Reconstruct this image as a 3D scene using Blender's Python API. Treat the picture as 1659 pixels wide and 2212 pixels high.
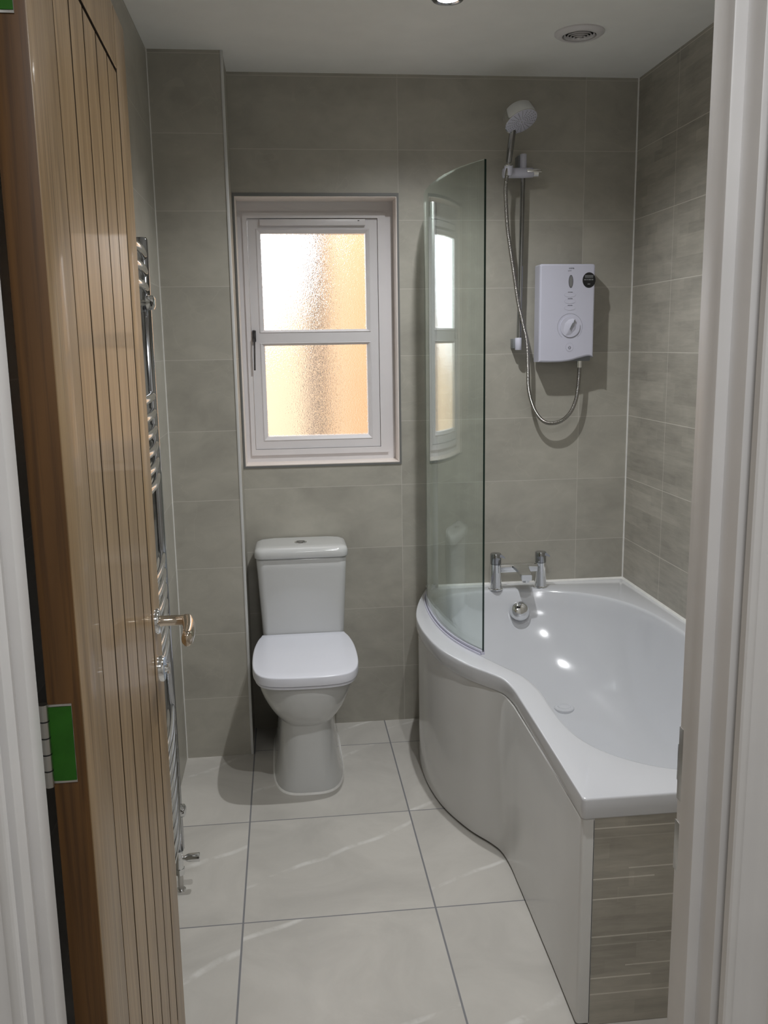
import bpy, bmesh, math, random
from mathutils import Vector, Matrix
random.seed(7)
scene = bpy.context.scene
for o in list(bpy.data.objects): bpy.data.objects.remove(o)
COL = scene.collection
PI = math.pi

# ------------------------------------------------------------------ camera, world, lights, exposure
H = 2.495
cam_d = bpy.data.cameras.new('camera'); cam = bpy.data.objects.new('camera', cam_d); COL.objects.link(cam)
cam_d.sensor_fit = 'VERTICAL'; cam_d.sensor_height = 24.0; cam_d.sensor_width = 18.0
cam_d.lens = 24.0 * 1956.2 / 2212
cam_d.clip_start = 0.02
R_ = Vector((0.99379199, -0.11016844, -0.01550488)); D_ = Vector((-0.03520922, -0.1792403, -0.98317507)); F_ = Vector((0.10553576, 0.97761743, -0.18200652))
m = Matrix((( R_.x, -D_.x, -F_.x, 0.41078571), (R_.y, -D_.y, -F_.y, -3.50593508), (R_.z, -D_.z, -F_.z, 1.52836259), (0, 0, 0, 1)))
cam.matrix_world = m
scene.camera = cam

scene.view_settings.view_transform = 'Standard'
scene.view_settings.look = 'None'
scene.view_settings.gamma = 1
scene.view_settings.use_curve_mapping = False
scene.view_settings.exposure = 0.0

W = bpy.data.worlds.new('daylight'); scene.world = W; W.use_nodes = True
W.node_tree.nodes['Background'].inputs[0].default_value = (0.93, 0.95, 1.0, 1)
W.node_tree.nodes['Background'].inputs[1].default_value = 4.6

SPOT_W, SPOT2_W, HALL_W = 61.0, 49.0, 11.5
def spot_lamp(name, loc, power, size=143, blend=1.0, radius=0.016, col=(0.97, 0.985, 1.0), parent=None):
    l = bpy.data.lights.new(name, 'SPOT'); l.energy = power; l.spot_size = math.radians(size); l.spot_blend = blend
    l.shadow_soft_size = radius; l.color = col
    o = bpy.data.objects.new(name, l); o.location = loc; COL.objects.link(o)
    if parent: o.parent = parent
    return o
la = bpy.data.lights.new('hall_ceiling_light', 'AREA'); la.energy = HALL_W; la.shape = 'DISK'; la.size = 0.5; la.color = (0.97, 0.98, 1.0)
lo = bpy.data.objects.new('hall_ceiling_light', la); lo.location = (0.62, -3.55, H - 0.03); COL.objects.link(lo)

# ------------------------------------------------------------------ material helpers
class NT:
    def __init__(s, name):
        s.m = bpy.data.materials.new(name); s.m.use_nodes = True; s.t = s.m.node_tree; s.t.nodes.clear()
        s.out = s.t.nodes.new('ShaderNodeOutputMaterial')
    def n(s, typ, **kw):
        nd = s.t.nodes.new(typ)
        for k, v in kw.items(): setattr(nd, k, v)
        return nd
    def link(s, a, b): s.t.links.new(a, b)
    def put(s, sock, v):
        if hasattr(v, 'links'): s.link(v, sock)
        else: sock.default_value = v
    def math(s, op, a, b=0.0, c=0.0):
        nd = s.n('ShaderNodeMath', operation=op); s.put(nd.inputs[0], a); s.put(nd.inputs[1], b)
        if op in ('MULTIPLY_ADD', 'COMPARE', 'SMOOTH_MIN'): s.put(nd.inputs[2], c)
        return nd.outputs[0]
    def add(s, a, b): return s.math('ADD', a, b)
    def mul(s, a, b): return s.math('MULTIPLY', a, b)
    def sub(s, a, b): return s.math('SUBTRACT', a, b)
    def lt(s, a, b): return s.math('LESS_THAN', a, b)
    def mx(s, a, b): return s.math('MAXIMUM', a, b)
    def floor(s, a): return s.math('FLOOR', a)
    def pos(s):
        g = s.n('ShaderNodeNewGeometry'); x = s.n('ShaderNodeSeparateXYZ'); s.link(g.outputs['Position'], x.inputs[0])
        return g.outputs['Position'], x.outputs[0], x.outputs[1], x.outputs[2]
    def obj(s):
        g = s.n('ShaderNodeTexCoord'); x = s.n('ShaderNodeSeparateXYZ'); s.link(g.outputs['Object'], x.inputs[0])
        return g.outputs['Object'], x.outputs[0], x.outputs[1], x.outputs[2]
    def comb(s, x, y, z):
        nd = s.n('ShaderNodeCombineXYZ'); s.put(nd.inputs[0], x); s.put(nd.inputs[1], y); s.put(nd.inputs[2], z); return nd.outputs[0]
    def noise(s, vec, scale, detail=3, rough=0.5, dist=0.0):
        nd = s.n('ShaderNodeTexNoise'); s.put(nd.inputs['Vector'], vec); nd.inputs['Scale'].default_value = scale
        nd.inputs['Detail'].default_value = detail; nd.inputs['Roughness'].default_value = rough; nd.inputs['Distortion'].default_value = dist
        return nd.outputs[0]
    def white(s, vec):
        nd = s.n('ShaderNodeTexWhiteNoise', noise_dimensions='3D'); s.put(nd.inputs['Vector'], vec); return nd.outputs[0]
    def mix(s, f, a, b):
        nd = s.n('ShaderNodeMix', data_type='RGBA'); s.put(nd.inputs[0], f)
        s.put(nd.inputs[6], a if hasattr(a, 'links') else (*a, 1)); s.put(nd.inputs[7], b if hasattr(b, 'links') else (*b, 1)); return nd.outputs[2]
    def rng(s, v, a, b, c=0.0, d=1.0):
        nd = s.n('ShaderNodeMapRange'); s.put(nd.inputs[0], v)
        for i, q in enumerate((a, b, c, d)): nd.inputs[i + 1].default_value = q
        return nd.outputs[0]
    def bump(s, h, strength=0.3, dist=0.002):
        nd = s.n('ShaderNodeBump'); nd.inputs['Strength'].default_value = strength; nd.inputs['Distance'].default_value = dist
        s.put(nd.inputs['Height'], h); return nd.outputs[0]
    def bsdf(s, col, rough=0.4, metal=0.0, normal=None, coat=0.0, spec=0.5, **kw):
        b = s.n('ShaderNodeBsdfPrincipled'); s.put(b.inputs['Base Color'], col if hasattr(col, 'links') else (*col, 1))
        s.put(b.inputs['Roughness'], rough); b.inputs['Metallic'].default_value = metal; b.inputs['Coat Weight'].default_value = coat
        b.inputs['Coat Roughness'].default_value = 0.08; b.inputs['Specular IOR Level'].default_value = spec
        if normal is not None: s.link(normal, b.inputs['Normal'])
        s.link(b.outputs[0], s.out.inputs[0]); return b

def simple(name, col, rough=0.4, metal=0.0, coat=0.0, var=0.03, vscale=9.0, bumps=0.0, bscale=200.0, spec=0.5):
    t = NT(name); p, x, y, z = t.obj()
    n = t.noise(p, vscale, 3)
    f = t.rng(n, 0.3, 0.7, 0, 1)
    c = t.mix(f, tuple(v * (1 - var) for v in col), tuple(min(1, v * (1 + var)) for v in col))
    nm = t.bump(t.noise(p, bscale, 2), bumps, 0.001) if bumps else None
    t.bsdf(c, rough, metal, nm, coat, spec); return t.m

TZ = 2.2342   # height of a course joint
def grid(t, u, v, u0, du, v0, dv, hu, hv):
    """grout mask and tile id of a stacked grid"""
    a = t.math('DIVIDE', t.sub(u, u0), du); b = t.math('DIVIDE', t.sub(v, v0), dv)
    ia, ib = t.math('ROUND', a), t.math('ROUND', b)
    da = t.mul(t.math('ABSOLUTE', t.sub(a, ia)), du); db = t.mul(t.math('ABSOLUTE', t.sub(b, ib)), dv)
    mask = t.mx(t.lt(da, hu), t.lt(db, hv))
    return mask, t.floor(a), t.floor(b)

def wall_tile(name, axis, u0, du=0.7126, base=(0.412, 0.393, 0.341), stretch=1.0):
    t = NT(name); p, x, y, z = t.pos(); u = x if axis == 'x' else y
    mask, ia, ib = grid(t, u, z, u0, du, TZ, 0.25, 0.0011, 0.0011)
    idn = t.white(t.comb(ia, ib, 3.3))
    q = t.comb(t.add(u, t.mul(ia, 3.7)), t.add(t.mul(y if axis == 'x' else x, 1.0), t.mul(idn, 5.0)), t.add(t.mul(z, 1.5), t.mul(ib, 7.1)))
    n1 = t.noise(q, 3.2, 5, 0.55, 0.6); n2 = t.noise(q, 9.0, 4, 0.6, 1.2)
    f = t.rng(t.add(t.mul(n1, 0.7), t.mul(n2, 0.3)), 0.33, 0.68)
    c = t.mix(f, tuple(v * 0.82 for v in base), tuple(v * 1.14 for v in base))
    # thin pale veins
    vn = t.noise(q, 2.1, 3, 0.5, 1.5); vein = t.lt(t.math('ABSOLUTE', t.sub(vn, 0.56)), 0.0035)
    c = t.mix(t.mul(vein, 0.12), c, tuple(v * 1.35 for v in base))
    c = t.mix(t.mul(t.sub(idn, 0.5), 0.12), c, (0.5, 0.48, 0.43))
    c = t.mix(t.mul(mask, 0.6), c, (0.62, 0.60, 0.55))
    nm = t.bump(n2, 0.04, 0.001)
    t.bsdf(c, t.add(t.mul(n2, 0.12), 0.36), 0, nm, spec=0.4); return t.m

def decor_tile(name, axis, u0, du, lines=None):
    """split-face effect tile: long low strips of differing tone and relief"""
    t = NT(name); p, x, y, z = t.pos(); u = x if axis == 'x' else y
    bh = 0.25 / 7
    zz = t.math('DIVIDE', t.sub(z, TZ), bh); row = t.floor(zz)
    off = t.mul(t.white(t.comb(row, 1.7, 0)), 0.4)
    cell = t.floor(t.math('DIVIDE', t.add(u, off), 0.21))
    r1 = t.white(t.comb(row, cell, 5.0)); row2 = t.floor(t.math('DIVIDE', zz, 2)); r2 = t.white(t.comb(row2, t.floor(t.math('DIVIDE', t.add(u, t.mul(off, 0.7)), 0.34)), 9.0))
    st = t.noise(t.comb(t.mul(u, 9), t.mul(z, 70), 0), 1.0, 4, 0.6, 0.4)
    cl = t.noise(t.comb(t.mul(u, 5), t.mul(z, 14), 0), 1.0, 4, 0.6, 0.8)
    tone = t.add(t.add(t.mul(r1, 0.14), t.mul(r2, 0.16)), t.add(t.mul(st, 0.45), t.mul(cl, 0.5)))
    base = (0.40, 0.375, 0.325)
    c = t.mix(t.rng(tone, 0.3, 0.9), tuple(v * 0.66 for v in base), tuple(v * 1.24 for v in base))
    if lines is None:
        mask, ia, ib = grid(t, u, z, u0, du, TZ, 0.25, 0.0012, 0.0012)
    else:
        mask = None
        for (zl, a, b, k) in lines:
            w = t.lt(t.math('ABSOLUTE', t.sub(z, zl)), 0.0016)
            if a is not None: w = t.mul(w, t.math('GREATER_THAN', x, a))
            if b is not None: w = t.mul(w, t.lt(x, b))
            w = t.mul(w, k)
            mask = w if mask is None else t.mx(mask, w)
    c = t.mix(t.mul(mask, 0.75), c, (0.72, 0.69, 0.62))
    nm = t.bump(t.add(t.mul(r1, 0.5), t.add(t.mul(st, 0.35), t.mul(mask, -0.4))), 0.45, 0.003)
    t.bsdf(c, 0.42, 0, nm, spec=0.35); return t.m

def floor_tile(name):
    t = NT(name); p, x, y, z = t.pos()
    mask, ia, ib = grid(t, x, y, 0.2523, 0.5248, -0.2148, 0.5308, 0.0025, 0.0021)
    idn = t.white(t.comb(ia, ib, 1.0))
    q = t.comb(t.add(x, t.mul(idn, 9)), t.add(y, t.mul(ia, 4.1)), t.mul(ib, 2.3))
    n1 = t.noise(q, 3.0, 6, 0.6, 0.9); n2 = t.noise(q, 11, 4, 0.6, 0.5)
    base = (0.53, 0.508, 0.468)
    c = t.mix(t.rng(n1, 0.35, 0.66), tuple(v * 0.88 for v in base), tuple(v * 1.06 for v in base))
    # pale diagonal veins
    w = t.n('ShaderNodeTexWave', wave_type='BANDS', bands_direction='DIAGONAL'); t.put(w.inputs['Vector'], t.comb(t.add(x, t.mul(idn, 2.0)), t.mul(t.sub(y, t.mul(idn, 1.0)), -1.6), 0))
    w.inputs['Scale'].default_value = 0.75; w.inputs['Distortion'].default_value = 2.2; w.inputs['Detail'].default_value = 4; w.inputs['Detail Scale'].default_value = 1.2; w.inputs['Detail Roughness'].default_value = 0.45
    vein = t.mul(t.rng(w.outputs[1], 0.9945, 0.9998), t.rng(n2, 0.40, 0.62))
    c = t.mix(t.mul(vein, 0.55), c, (0.80, 0.79, 0.76))
    c = t.mix(mask, c, (0.205, 0.205, 0.215))
    nm = t.bump(t.sub(t.mul(n2, 0.08), mask), 0.3, 0.0015)
    t.bsdf(c, t.add(t.mul(n2, 0.12), 0.3), 0, nm, spec=0.4); return t.m

def oak(name, a, b, dark, rough=0.40, plank=0.1058, off=0.143, coat=0.15, gain=1.0):
    t = NT(name); p, x, y, z = t.obj()
    pid = t.floor(t.math('DIVIDE', t.sub(x, off), plank)); r = t.white(t.comb(pid, 2.0, 0))
    q = t.comb(t.add(t.mul(x, 1.0), t.mul(r, 7)), y, t.add(t.mul(z, 0.055), t.mul(r, 3)))
    ring = t.noise(q, 7, 2, 0.5, 0.7)
    band = t.math('FRACT', t.mul(ring, 14.0)); band = t.math('ABSOLUTE', t.sub(t.mul(band, 2), 1))
    fine = t.noise(t.comb(t.mul(x, 150), t.mul(y, 150), t.mul(z, 3.2)), 1.0, 3, 0.6)
    big = t.noise(t.comb(t.mul(x, 5), y, t.mul(z, 0.9)), 1.0, 2)
    c = t.mix(t.rng(t.add(t.mul(band, 0.5), t.mul(big, 0.6)), 0.0, 1.15), a, b)
    c = t.mix(t.mul(t.rng(fine, 0.48, 0.68), 0.6), c, dark)
    c = t.mix(t.mul(t.sub(r, 0.5), 0.35), c, dark)
    nm = t.bump(t.add(t.mul(fine, 0.5), t.mul(band, 0.3)), 0.22, 0.0008)
    t.bsdf(c, rough, 0, nm, coat, 0.5); return t.m

def thin_glass(name, tint, rough=0.0):
    """clear sheet: see-through with mirror reflection that grows at grazing angles"""
    t = NT(name)
    lw = t.n('ShaderNodeLayerWeight'); lw.inputs[0].default_value = 0.5
    f = t.math('POWER', lw.outputs['Facing'], 4.2); f = t.add(t.mul(f, 0.95), 0.045)
    p, x, y, z = t.obj()
    tc = t.mix(t.noise(p, 2.0, 1), tuple(v * 0.995 for v in tint), tint)
    tr = t.n('ShaderNodeBsdfTransparent'); t.put(tr.inputs[0], tc)
    g = t.n('ShaderNodeBsdfGlossy'); g.inputs[0].default_value = (0.95, 1, 0.98, 1); g.inputs['Roughness'].default_value = rough
    mx = t.n('ShaderNodeMixShader'); t.put(mx.inputs[0], f); t.link(tr.outputs[0], mx.inputs[1]); t.link(g.outputs[0], mx.inputs[2])
    t.link(mx.outputs[0], t.out.inputs[0]); return t.m

def obscure_glass(name):
    t = NT(name); p, x, y, z = t.obj()
    v = t.n('ShaderNodeTexVoronoi'); t.put(v.inputs['Vector'], p); v.inputs['Scale'].default_value = 320
    nm = t.bump(t.add(t.noise(p, 190, 2, 0.6), t.mul(v.outputs[0], 0.5)), 0.8, 0.0015)
    b = t.n('ShaderNodeBsdfRefraction'); b.inputs['IOR'].default_value = 1.42; b.inputs['Roughness'].default_value = 0.03; t.link(nm, b.inputs['Normal'])
    t.link(b.outputs[0], t.out.inputs[0]); return t.m

def emis(name, col, s):
    t = NT(name); p, x, y, z = t.obj()
    v = t.n('ShaderNodeTexVoronoi'); t.put(v.inputs['Vector'], p); v.inputs['Scale'].default_value = 70
    e = t.n('ShaderNodeEmission'); e.inputs[0].default_value = (*col, 1); t.put(e.inputs[1], t.add(t.mul(v.outputs[0], s * 0.4), s)); t.link(e.outputs[0], t.out.inputs[0]); return t.m

M = dict(
    tile_x=wall_tile('grey_stone_wall_tile', 'x', 0.8614),
    tile_box=wall_tile('grey_stone_boxing_tile', 'x', -0.35, 1.4),
    tile_left=wall_tile('grey_stone_side_tile', 'y', -0.2406),
    decor=decor_tile('split_face_decor_tile', 'y', -0.36, 0.36),
    decor_end=decor_tile('split_face_panel_tile', 'x', 0, 1, lines=[(0.485, None, None, 1), (0.462, None, None, .25), (0.386, 1.13, None, .9), (0.3635, None, 1.19, 1), (0.3144, None, None, 1), (0.222, None, None, .8), (0.201, None, 1.2, .3), (0.146, 1.13, None, .8), (0.1185, None, 1.19, 1), (0.0780, None, None, .9)]),
    floor=floor_tile('pale_stone_floor_tile'),
    ceiling=simple('ceiling_paint', (0.86, 0.86, 0.83), 0.85, var=0.02, bumps=0.1, bscale=300),
    paint=simple('painted_woodwork', (0.78, 0.765, 0.755), 0.38, var=0.03, bumps=0.12, bscale=60),
    reveal=simple('window_reveal', (0.86, 0.78, 0.72), 0.3, var=0.01),
    hallwall=simple('hall_wall_paint', (0.74, 0.72, 0.68), 0.8, var=0.02, bumps=0.1, bscale=250),
    carpet=simple('hall_carpet', (0.42, 0.39, 0.35), 0.95, var=0.15, vscale=60, bumps=0.6),
    upvc=simple('window_plastic', (0.70, 0.68, 0.69), 0.35, var=0.015),
    trimgrey=simple('tile_trim', (0.17, 0.17, 0.165), 0.35),
    trimwhite=simple('white_tile_trim', (0.62, 0.62, 0.61), 0.35),
    silicone=simple('silicone', (0.82, 0.81, 0.78), 0.45, var=0.05, vscale=40, bumps=0.3, bscale=80),
    acrylic=simple('white_acrylic', (0.63, 0.64, 0.67), 0.12, var=0.006, coat=0.3),
    panel=simple('panel_plastic', (0.62, 0.615, 0.60), 0.16, var=0.01, coat=0.25),
    ceramic=simple('white_ceramic', (0.60, 0.605, 0.60), 0.12, var=0.008, coat=0.4),
    seat=simple('white_seat_plastic', (0.78, 0.79, 0.86), 0.2, var=0.006),
    chrome=simple('chrome', (0.80, 0.81, 0.82), 0.07, metal=1.0, var=0.02),
    darkchrome=simple('towel_rail_chrome', (0.42, 0.43, 0.45), 0.1, metal=1.0, var=0.03),
    blackchrome=simple('dark_handle_metal', (0.12, 0.12, 0.13), 0.18, metal=1.0),
    nickel=simple('polished_nickel', (0.66, 0.57, 0.47), 0.09, metal=1.0, var=0.03),
    steel=simple('steel', (0.55, 0.54, 0.52), 0.3, metal=1.0, var=0.05),
    black=simple('black_plastic', (0.012, 0.012, 0.013), 0.3),
    groove_shade=simple('painted_groove_shade', (0.03, 0.017, 0.007), 0.8),  # near-black colour painting the shade inside the door board grooves
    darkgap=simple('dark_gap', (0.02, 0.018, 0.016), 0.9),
    lilac=simple('white_shower_plastic', (0.60, 0.60, 0.70), 0.22, var=0.01),
    greyplastic=simple('grey_plastic', (0.20, 0.21, 0.22), 0.4),
    slot=simple('lens_grey', (0.22, 0.22, 0.22), 0.25),
    ink=simple('ink_grey', (0.10, 0.10, 0.12), 0.5),
    outline=simple('outline_grey', (0.36, 0.36, 0.43), 0.4),
    stickerink=simple('sticker_print', (0.30, 0.31, 0.31), 0.5),
    tape=simple('green_protective_film', (0.045, 0.235, 0.018), 0.45, var=0.12, vscale=30, bumps=0.4, bscale=40),
    bluefilm=simple('blue_protective_film', (0.42, 0.52, 0.66), 0.25),
    oakface=oak('oak_veneer', (0.225, 0.138, 0.060), (0.43, 0.295, 0.158), (0.09, 0.05, 0.019)),
    oakedge=oak('oak_edge', (0.088, 0.038, 0.008), (0.165, 0.076, 0.018), (0.045, 0.018, 0.004), rough=0.5, coat=0.0),
    glass=thin_glass('screen_glass', (0.905, 0.94, 0.925)),
    glassedge=simple('glass_edge', (0.004, 0.022, 0.016), 0.15),
    seal=simple('soft_seal', (0.66, 0.66, 0.78), 0.25),
    frosted=obscure_glass('obscure_glass'),
    lampglow=emis('lamp_glow', (1, 0.99, 0.97), 28.0),
    render_orange=simple('orange_render', (0.50, 0.31, 0.155), 0.9, var=0.06, vscale=3),
    render_cream=simple('cream_render', (0.58, 0.44, 0.30), 0.9, var=0.06, vscale=3),
    pipegrey=simple('downpipe_grey', (0.02, 0.02, 0.03), 0.5),
    ground=simple('ground', (0.5, 0.42, 0.33), 0.9, var=0.1),
)
# hose: ribbed metal
t = NT('ribbed_hose'); p, x, y, z = t.pos()
uvn = t.n('ShaderNodeUVMap')
sx = t.n('ShaderNodeSeparateXYZ'); t.link(uvn.outputs[0], sx.inputs[0])
rib = t.math('SINE', t.mul(sx.outputs[0], 2 * PI / 0.0042))
t.bsdf(t.mix(t.rng(rib, -1, 1), (0.16, 0.15, 0.14), (0.62, 0.60, 0.56)), 0.22, 1.0, t.bump(rib, 0.7, 0.001)); M['hose'] = t.m

# ------------------------------------------------------------------ mesh helpers
def link(name, bm, mat, parent=None, smooth=True, ang=35, loc=None):
    me = bpy.data.meshes.new(name)
    bmesh.ops.recalc_face_normals(bm, faces=bm.faces); bm.to_mesh(me); bm.free()
    mats = mat if isinstance(mat, (list, tuple)) else [mat]
    for q in mats: me.materials.append(q)
    if smooth:
        for f in me.polygons: f.use_smooth = True
        me.set_sharp_from_angle(angle=math.radians(ang))
    o = bpy.data.objects.new(name, me); COL.objects.link(o)
    if parent: o.parent = parent; o.matrix_parent_inverse = parent.matrix_world.inverted() if parent.type != 'EMPTY' or True else o.matrix_parent_inverse
    return o
def thing(name, label, cat, loc=(0, 0, 0), group=None, kind=None):
    o = bpy.data.objects.new(name, None); COL.objects.link(o); o.location = loc; o.empty_display_size = 0.05
    o['label'] = label; o['category'] = cat
    if group: o['group'] = group
    if kind: o['kind'] = kind
    bpy.context.view_layer.update(); return o
def tag(o, label=None, cat=None, group=None, kind=None):
    for k, v in (('label', label), ('category', cat), ('group', group), ('kind', kind)):
        if v: o[k] = v
    return o
def box(bm, x0, x1, y0, y1, z0, z1, bev=0.0, seg=2):
    r = bmesh.ops.create_cube(bm, size=1.0); vs = r['verts']
    for v in vs: v.co = Vector(((x0 + x1) / 2 + v.co.x * (x1 - x0), (y0 + y1) / 2 + v.co.y * (y1 - y0), (z0 + z1) / 2 + v.co.z * (z1 - z0)))
    if bev:
        es = list({e for v in vs for e in v.link_edges})
        bmesh.ops.bevel(bm, geom=es, offset=bev, segments=seg, affect='EDGES', profile=0.5)
    return bm
def B(*a, **k): return box(bmesh.new(), *a, **k)
def loft(bm, rings, cap0=True, cap1=True, closed=True, uvlen=False):
    vr = [[bm.verts.new(p) for p in r] for r in rings]; n = len(vr[0])
    for a, b in zip(vr[:-1], vr[1:]):
        for i in range(n if closed else n - 1):
            j = (i + 1) % n
            bm.faces.new((a[i], a[j], b[j], b[i]))
    if cap0: bm.faces.new(list(reversed(vr[0])))
    if cap1: bm.faces.new(vr[-1])
    return vr
def frame_from(d):
    d = d.normalized(); a = Vector((0, 0, 1)) if abs(d.z) < 0.9 else Vector((1, 0, 0))
    u = d.cross(a).normalized(); return u, d.cross(u).normalized()
def lathe(bm, prof, origin, axis, seg=32, cap=True):
    """prof: (distance along axis, radius)"""
    o = Vector(origin); d = Vector(axis).normalized(); u, w = frame_from(d)
    rings = [[o + d * h + (u * math.cos(2 * PI * i / seg) + w * math.sin(2 * PI * i / seg)) * max(r, 1e-5) for i in range(seg)] for h, r in prof]
    loft(bm, rings, cap, cap); return bm
def cyl(bm, a, b, r, seg=20, r2=None):
    a, b = Vector(a), Vector(b); L = (b - a).length; return lathe(bm, [(0, r), (L, r if r2 is None else r2)], a, b - a, seg)
def catmull(pts, n=8, closed=False):
    P = [Vector(p) for p in pts]; out = []; m_ = len(P)
    rng_ = range(m_ if closed else m_ - 1)
    for i in rng_:
        if closed: p0, p1, p2, p3 = P[i - 1], P[i], P[(i + 1) % m_], P[(i + 2) % m_]
        else: p0, p1, p2, p3 = P[max(i - 1, 0)], P[i], P[i + 1], P[min(i + 2, m_ - 1)]
        for k in range(n):
            s = k / n
            out.append(0.5 * ((2 * p1) + (p2 - p0) * s + (2 * p0 - 5 * p1 + 4 * p2 - p3) * s * s + (3 * p1 - p0 - 3 * p2 + p3) * s ** 3))
    if not closed: out.append(P[-1])
    return out
def tube(bm, path, r, seg=12, uv=False):
    path = [Vector(p) for p in path]; rings = []; up = None; L = 0; Ls = []
    for i, p in enumerate(path):
        d = (path[min(i + 1, len(path) - 1)] - path[max(i - 1, 0)]).normalized()
        if up is None: u, w = frame_from(d)
        else: u = (up - d * up.dot(d)).normalized(); w = d.cross(u)
        up = u
        if i: L += (p - path[i - 1]).length
        Ls.append(L)
        rr = r[i] if isinstance(r, (list, tuple)) else r
        rings.append([p + (u * math.cos(2 * PI * k / seg) + w * math.sin(2 * PI * k / seg)) * rr for k in range(seg)])
    vr = loft(bm, rings)
    if uv:
        lay = bm.loops.layers.uv.new('uv'); idx = {}
        for i, ring in enumerate(vr):
            for v in ring: idx[v] = Ls[i]
        for f in bm.faces:
            for l in f.loops: l[lay].uv = (idx[l.vert], 0)
    return bm
def prism(bm, poly, axis, a, b):
    """extrude 2D polygon along axis ('x','y','z')"""
    def P(q, h): return {'x': (h, q[0], q[1]), 'y': (q[0], h, q[1]), 'z': (q[0], q[1], h)}[axis]
    loft(bm, [[P(q, a) for q in poly], [P(q, b) for q in poly]]); return bm
def ring_frame(bm, x0, x1, z0, z1, t, y0, y1):
    """rectangular frame in xz; t = (left, right, bottom, top) widths"""
    L, R, Bt, T = t
    out = [(x0, z0), (x1, z0), (x1, z1), (x0, z1)]; inn = [(x0 + L, z0 + Bt), (x1 - R, z0 + Bt), (x1 - R, z1 - T), (x0 + L, z1 - T)]
    def V(q, y): return bm.verts.new((q[0], y, q[1]))
    of, nf = [V(q, y0) for q in out], [V(q, y0) for q in inn]; ob, nb = [V(q, y1) for q in out], [V(q, y1) for q in inn]
    for i in range(4):
        j = (i + 1) % 4
        bm.faces.new((of[i], of[j], nf[j], nf[i])); bm.faces.new((ob[j], ob[i], nb[i], nb[j]))
        bm.faces.new((of[j], of[i], ob[i], ob[j])); bm.faces.new((nf[i], nf[j], nb[j], nb[i]))
    return bm
def struct(name, bm, mat, label=None, parent=None, smooth=False):
    o = link(name, bm, mat, parent, smooth)
    if not parent: o['kind'] = 'structure'
    if label: o['label'] = label; o['category'] = name.split('_')[0]
    return o

# ------------------------------------------------------------------ room shell
XR = 1.7775; BX, BD = 0.2468, 0.2406
WX0, WX1, WZ0, WZ1 = 0.2551, 0.8550, 1.0728, 2.0705
YW = -2.45; YH = -2.58          # bathroom and hall faces of the door wall
DX0, DX1, DZ = 0.078, 0.937, 2.14
HX0, HX1, HY = -0.75, 1.45, -4.9

bm = bmesh.new()
box(bm, -0.12, WX0, 0, 0.26, 0, H); box(bm, WX1, XR + 0.12, 0, 0.26, 0, H); box(bm, WX0, WX1, 0, 0.26, 0, WZ0); box(bm, WX0, WX1, 0, 0.26, WZ1, H)
struct('wall_back', bm, M['tile_x'], 'back wall of grey stone tiles around the window')
struct('wall_right', B(XR, XR + 0.12, YW - 0.0, 0, 0, H), M['decor'], 'right wall of split-face grey tiles beside the bath')
struct('wall_left', B(-0.12, 0, YW, 0, 0, H), M['tile_left'], 'left wall of grey tiles behind the towel rail')
struct('wall_corner_boxing', B(0, BX, -BD, 0, 0, H), M['tile_box'], 'tiled full-height boxing in the corner left of the toilet')
bm = bmesh.new()
box(bm, -0.12, DX0, YH, YW, 0, H); box(bm, DX1, XR + 0.12, YH, YW, 0, H); box(bm, DX0, DX1, YH, YW, DZ, H)
struct('wall_front', bm, M['hallwall'], 'painted wall around the doorway')
struct('floor', B(-0.12, XR + 0.12, YW - 0.08, 0.26, -0.1, 0), M['floor'], 'pale grey tiled floor with dark joints')
struct('floor_hall', B(HX0 - 0.1, HX1 + 0.6, HY - 0.1, YW - 0.08, -0.1, 0.0), M['carpet'], 'hall floor outside the doorway')
struct('ceiling', B(HX0 - 0.1, XR + 0.2, HY - 0.1, 0.26, H, H + 0.1), M['ceiling'], 'white painted ceiling')
struct('wall_hall_left', B(HX0 - 0.1, HX0, HY, YH, 0, H), M['hallwall'], 'hall wall to the left')
struct('wall_hall_right', B(HX1, HX1 + 0.1, HY, YH, 0, H), M['hallwall'], 'hall wall to the right')
struct('wall_hall_back', B(HX0 - 0.1, HX1 + 0.1, HY - 0.1, HY, 0, H), M['hallwall'], 'hall wall behind the viewer')
bm = bmesh.new(); box(bm, HX0, -0.12, YH, YW, 0, H)
struct('wall_hall_front', bm, M['hallwall'], 'hall wall beside the doorway')

bm = bmesh.new(); ring_frame(bm, WX0 + 0.0005, WX1 - 0.0005, WZ0 + 0.0005, WZ1 - 0.0005, (0.003,) * 4, -0.001, 0.104)
struct('trim_8', bm, M['reveal'], 'pale glossy lining of the window recess')
# trims: opening edge, boxing edge, silicone lines
bm = bmesh.new(); ring_frame(bm, WX0 - 0.006, WX1 + 0.007, WZ0 - 0.007, WZ1 + 0.011, (0.0065, 0.0075, 0.007, 0.011), -0.0035, 0.004)
struct('trim_1', bm, M['trimgrey'], 'grey edging trim around the window opening')
bm = bmesh.new(); box(bm, BX - 0.007, BX + 0.003, -BD - 0.003, -BD + 0.007, 0.0, H, bev=0.002)
struct('trim_2', bm, M['trimwhite'], 'pale vertical trim on the edge of the corner boxing', smooth=True)
bm = bmesh.new(); prism(bm, [(XR + 0.001, 0.001), (XR - 0.0045, 0.001), (XR - 0.004, -0.004), (XR + 0.001, -0.0045)], 'z', 0.566, H)
struct('trim_3', bm, M['silicone'], 'white silicone line up the right corner')
bm = bmesh.new()
prism(bm, [(0.001, 0.5615), (-0.007, 0.5615), (-0.002, 0.569), (0.001, 0.569)], 'x', 0.955, XR)
prism(bm, [(XR + 0.001, 0.5615), (XR - 0.007, 0.5615), (XR - 0.002, 0.569), (XR + 0.001, 0.569)], 'y', -1.765, 0.0)
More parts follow.
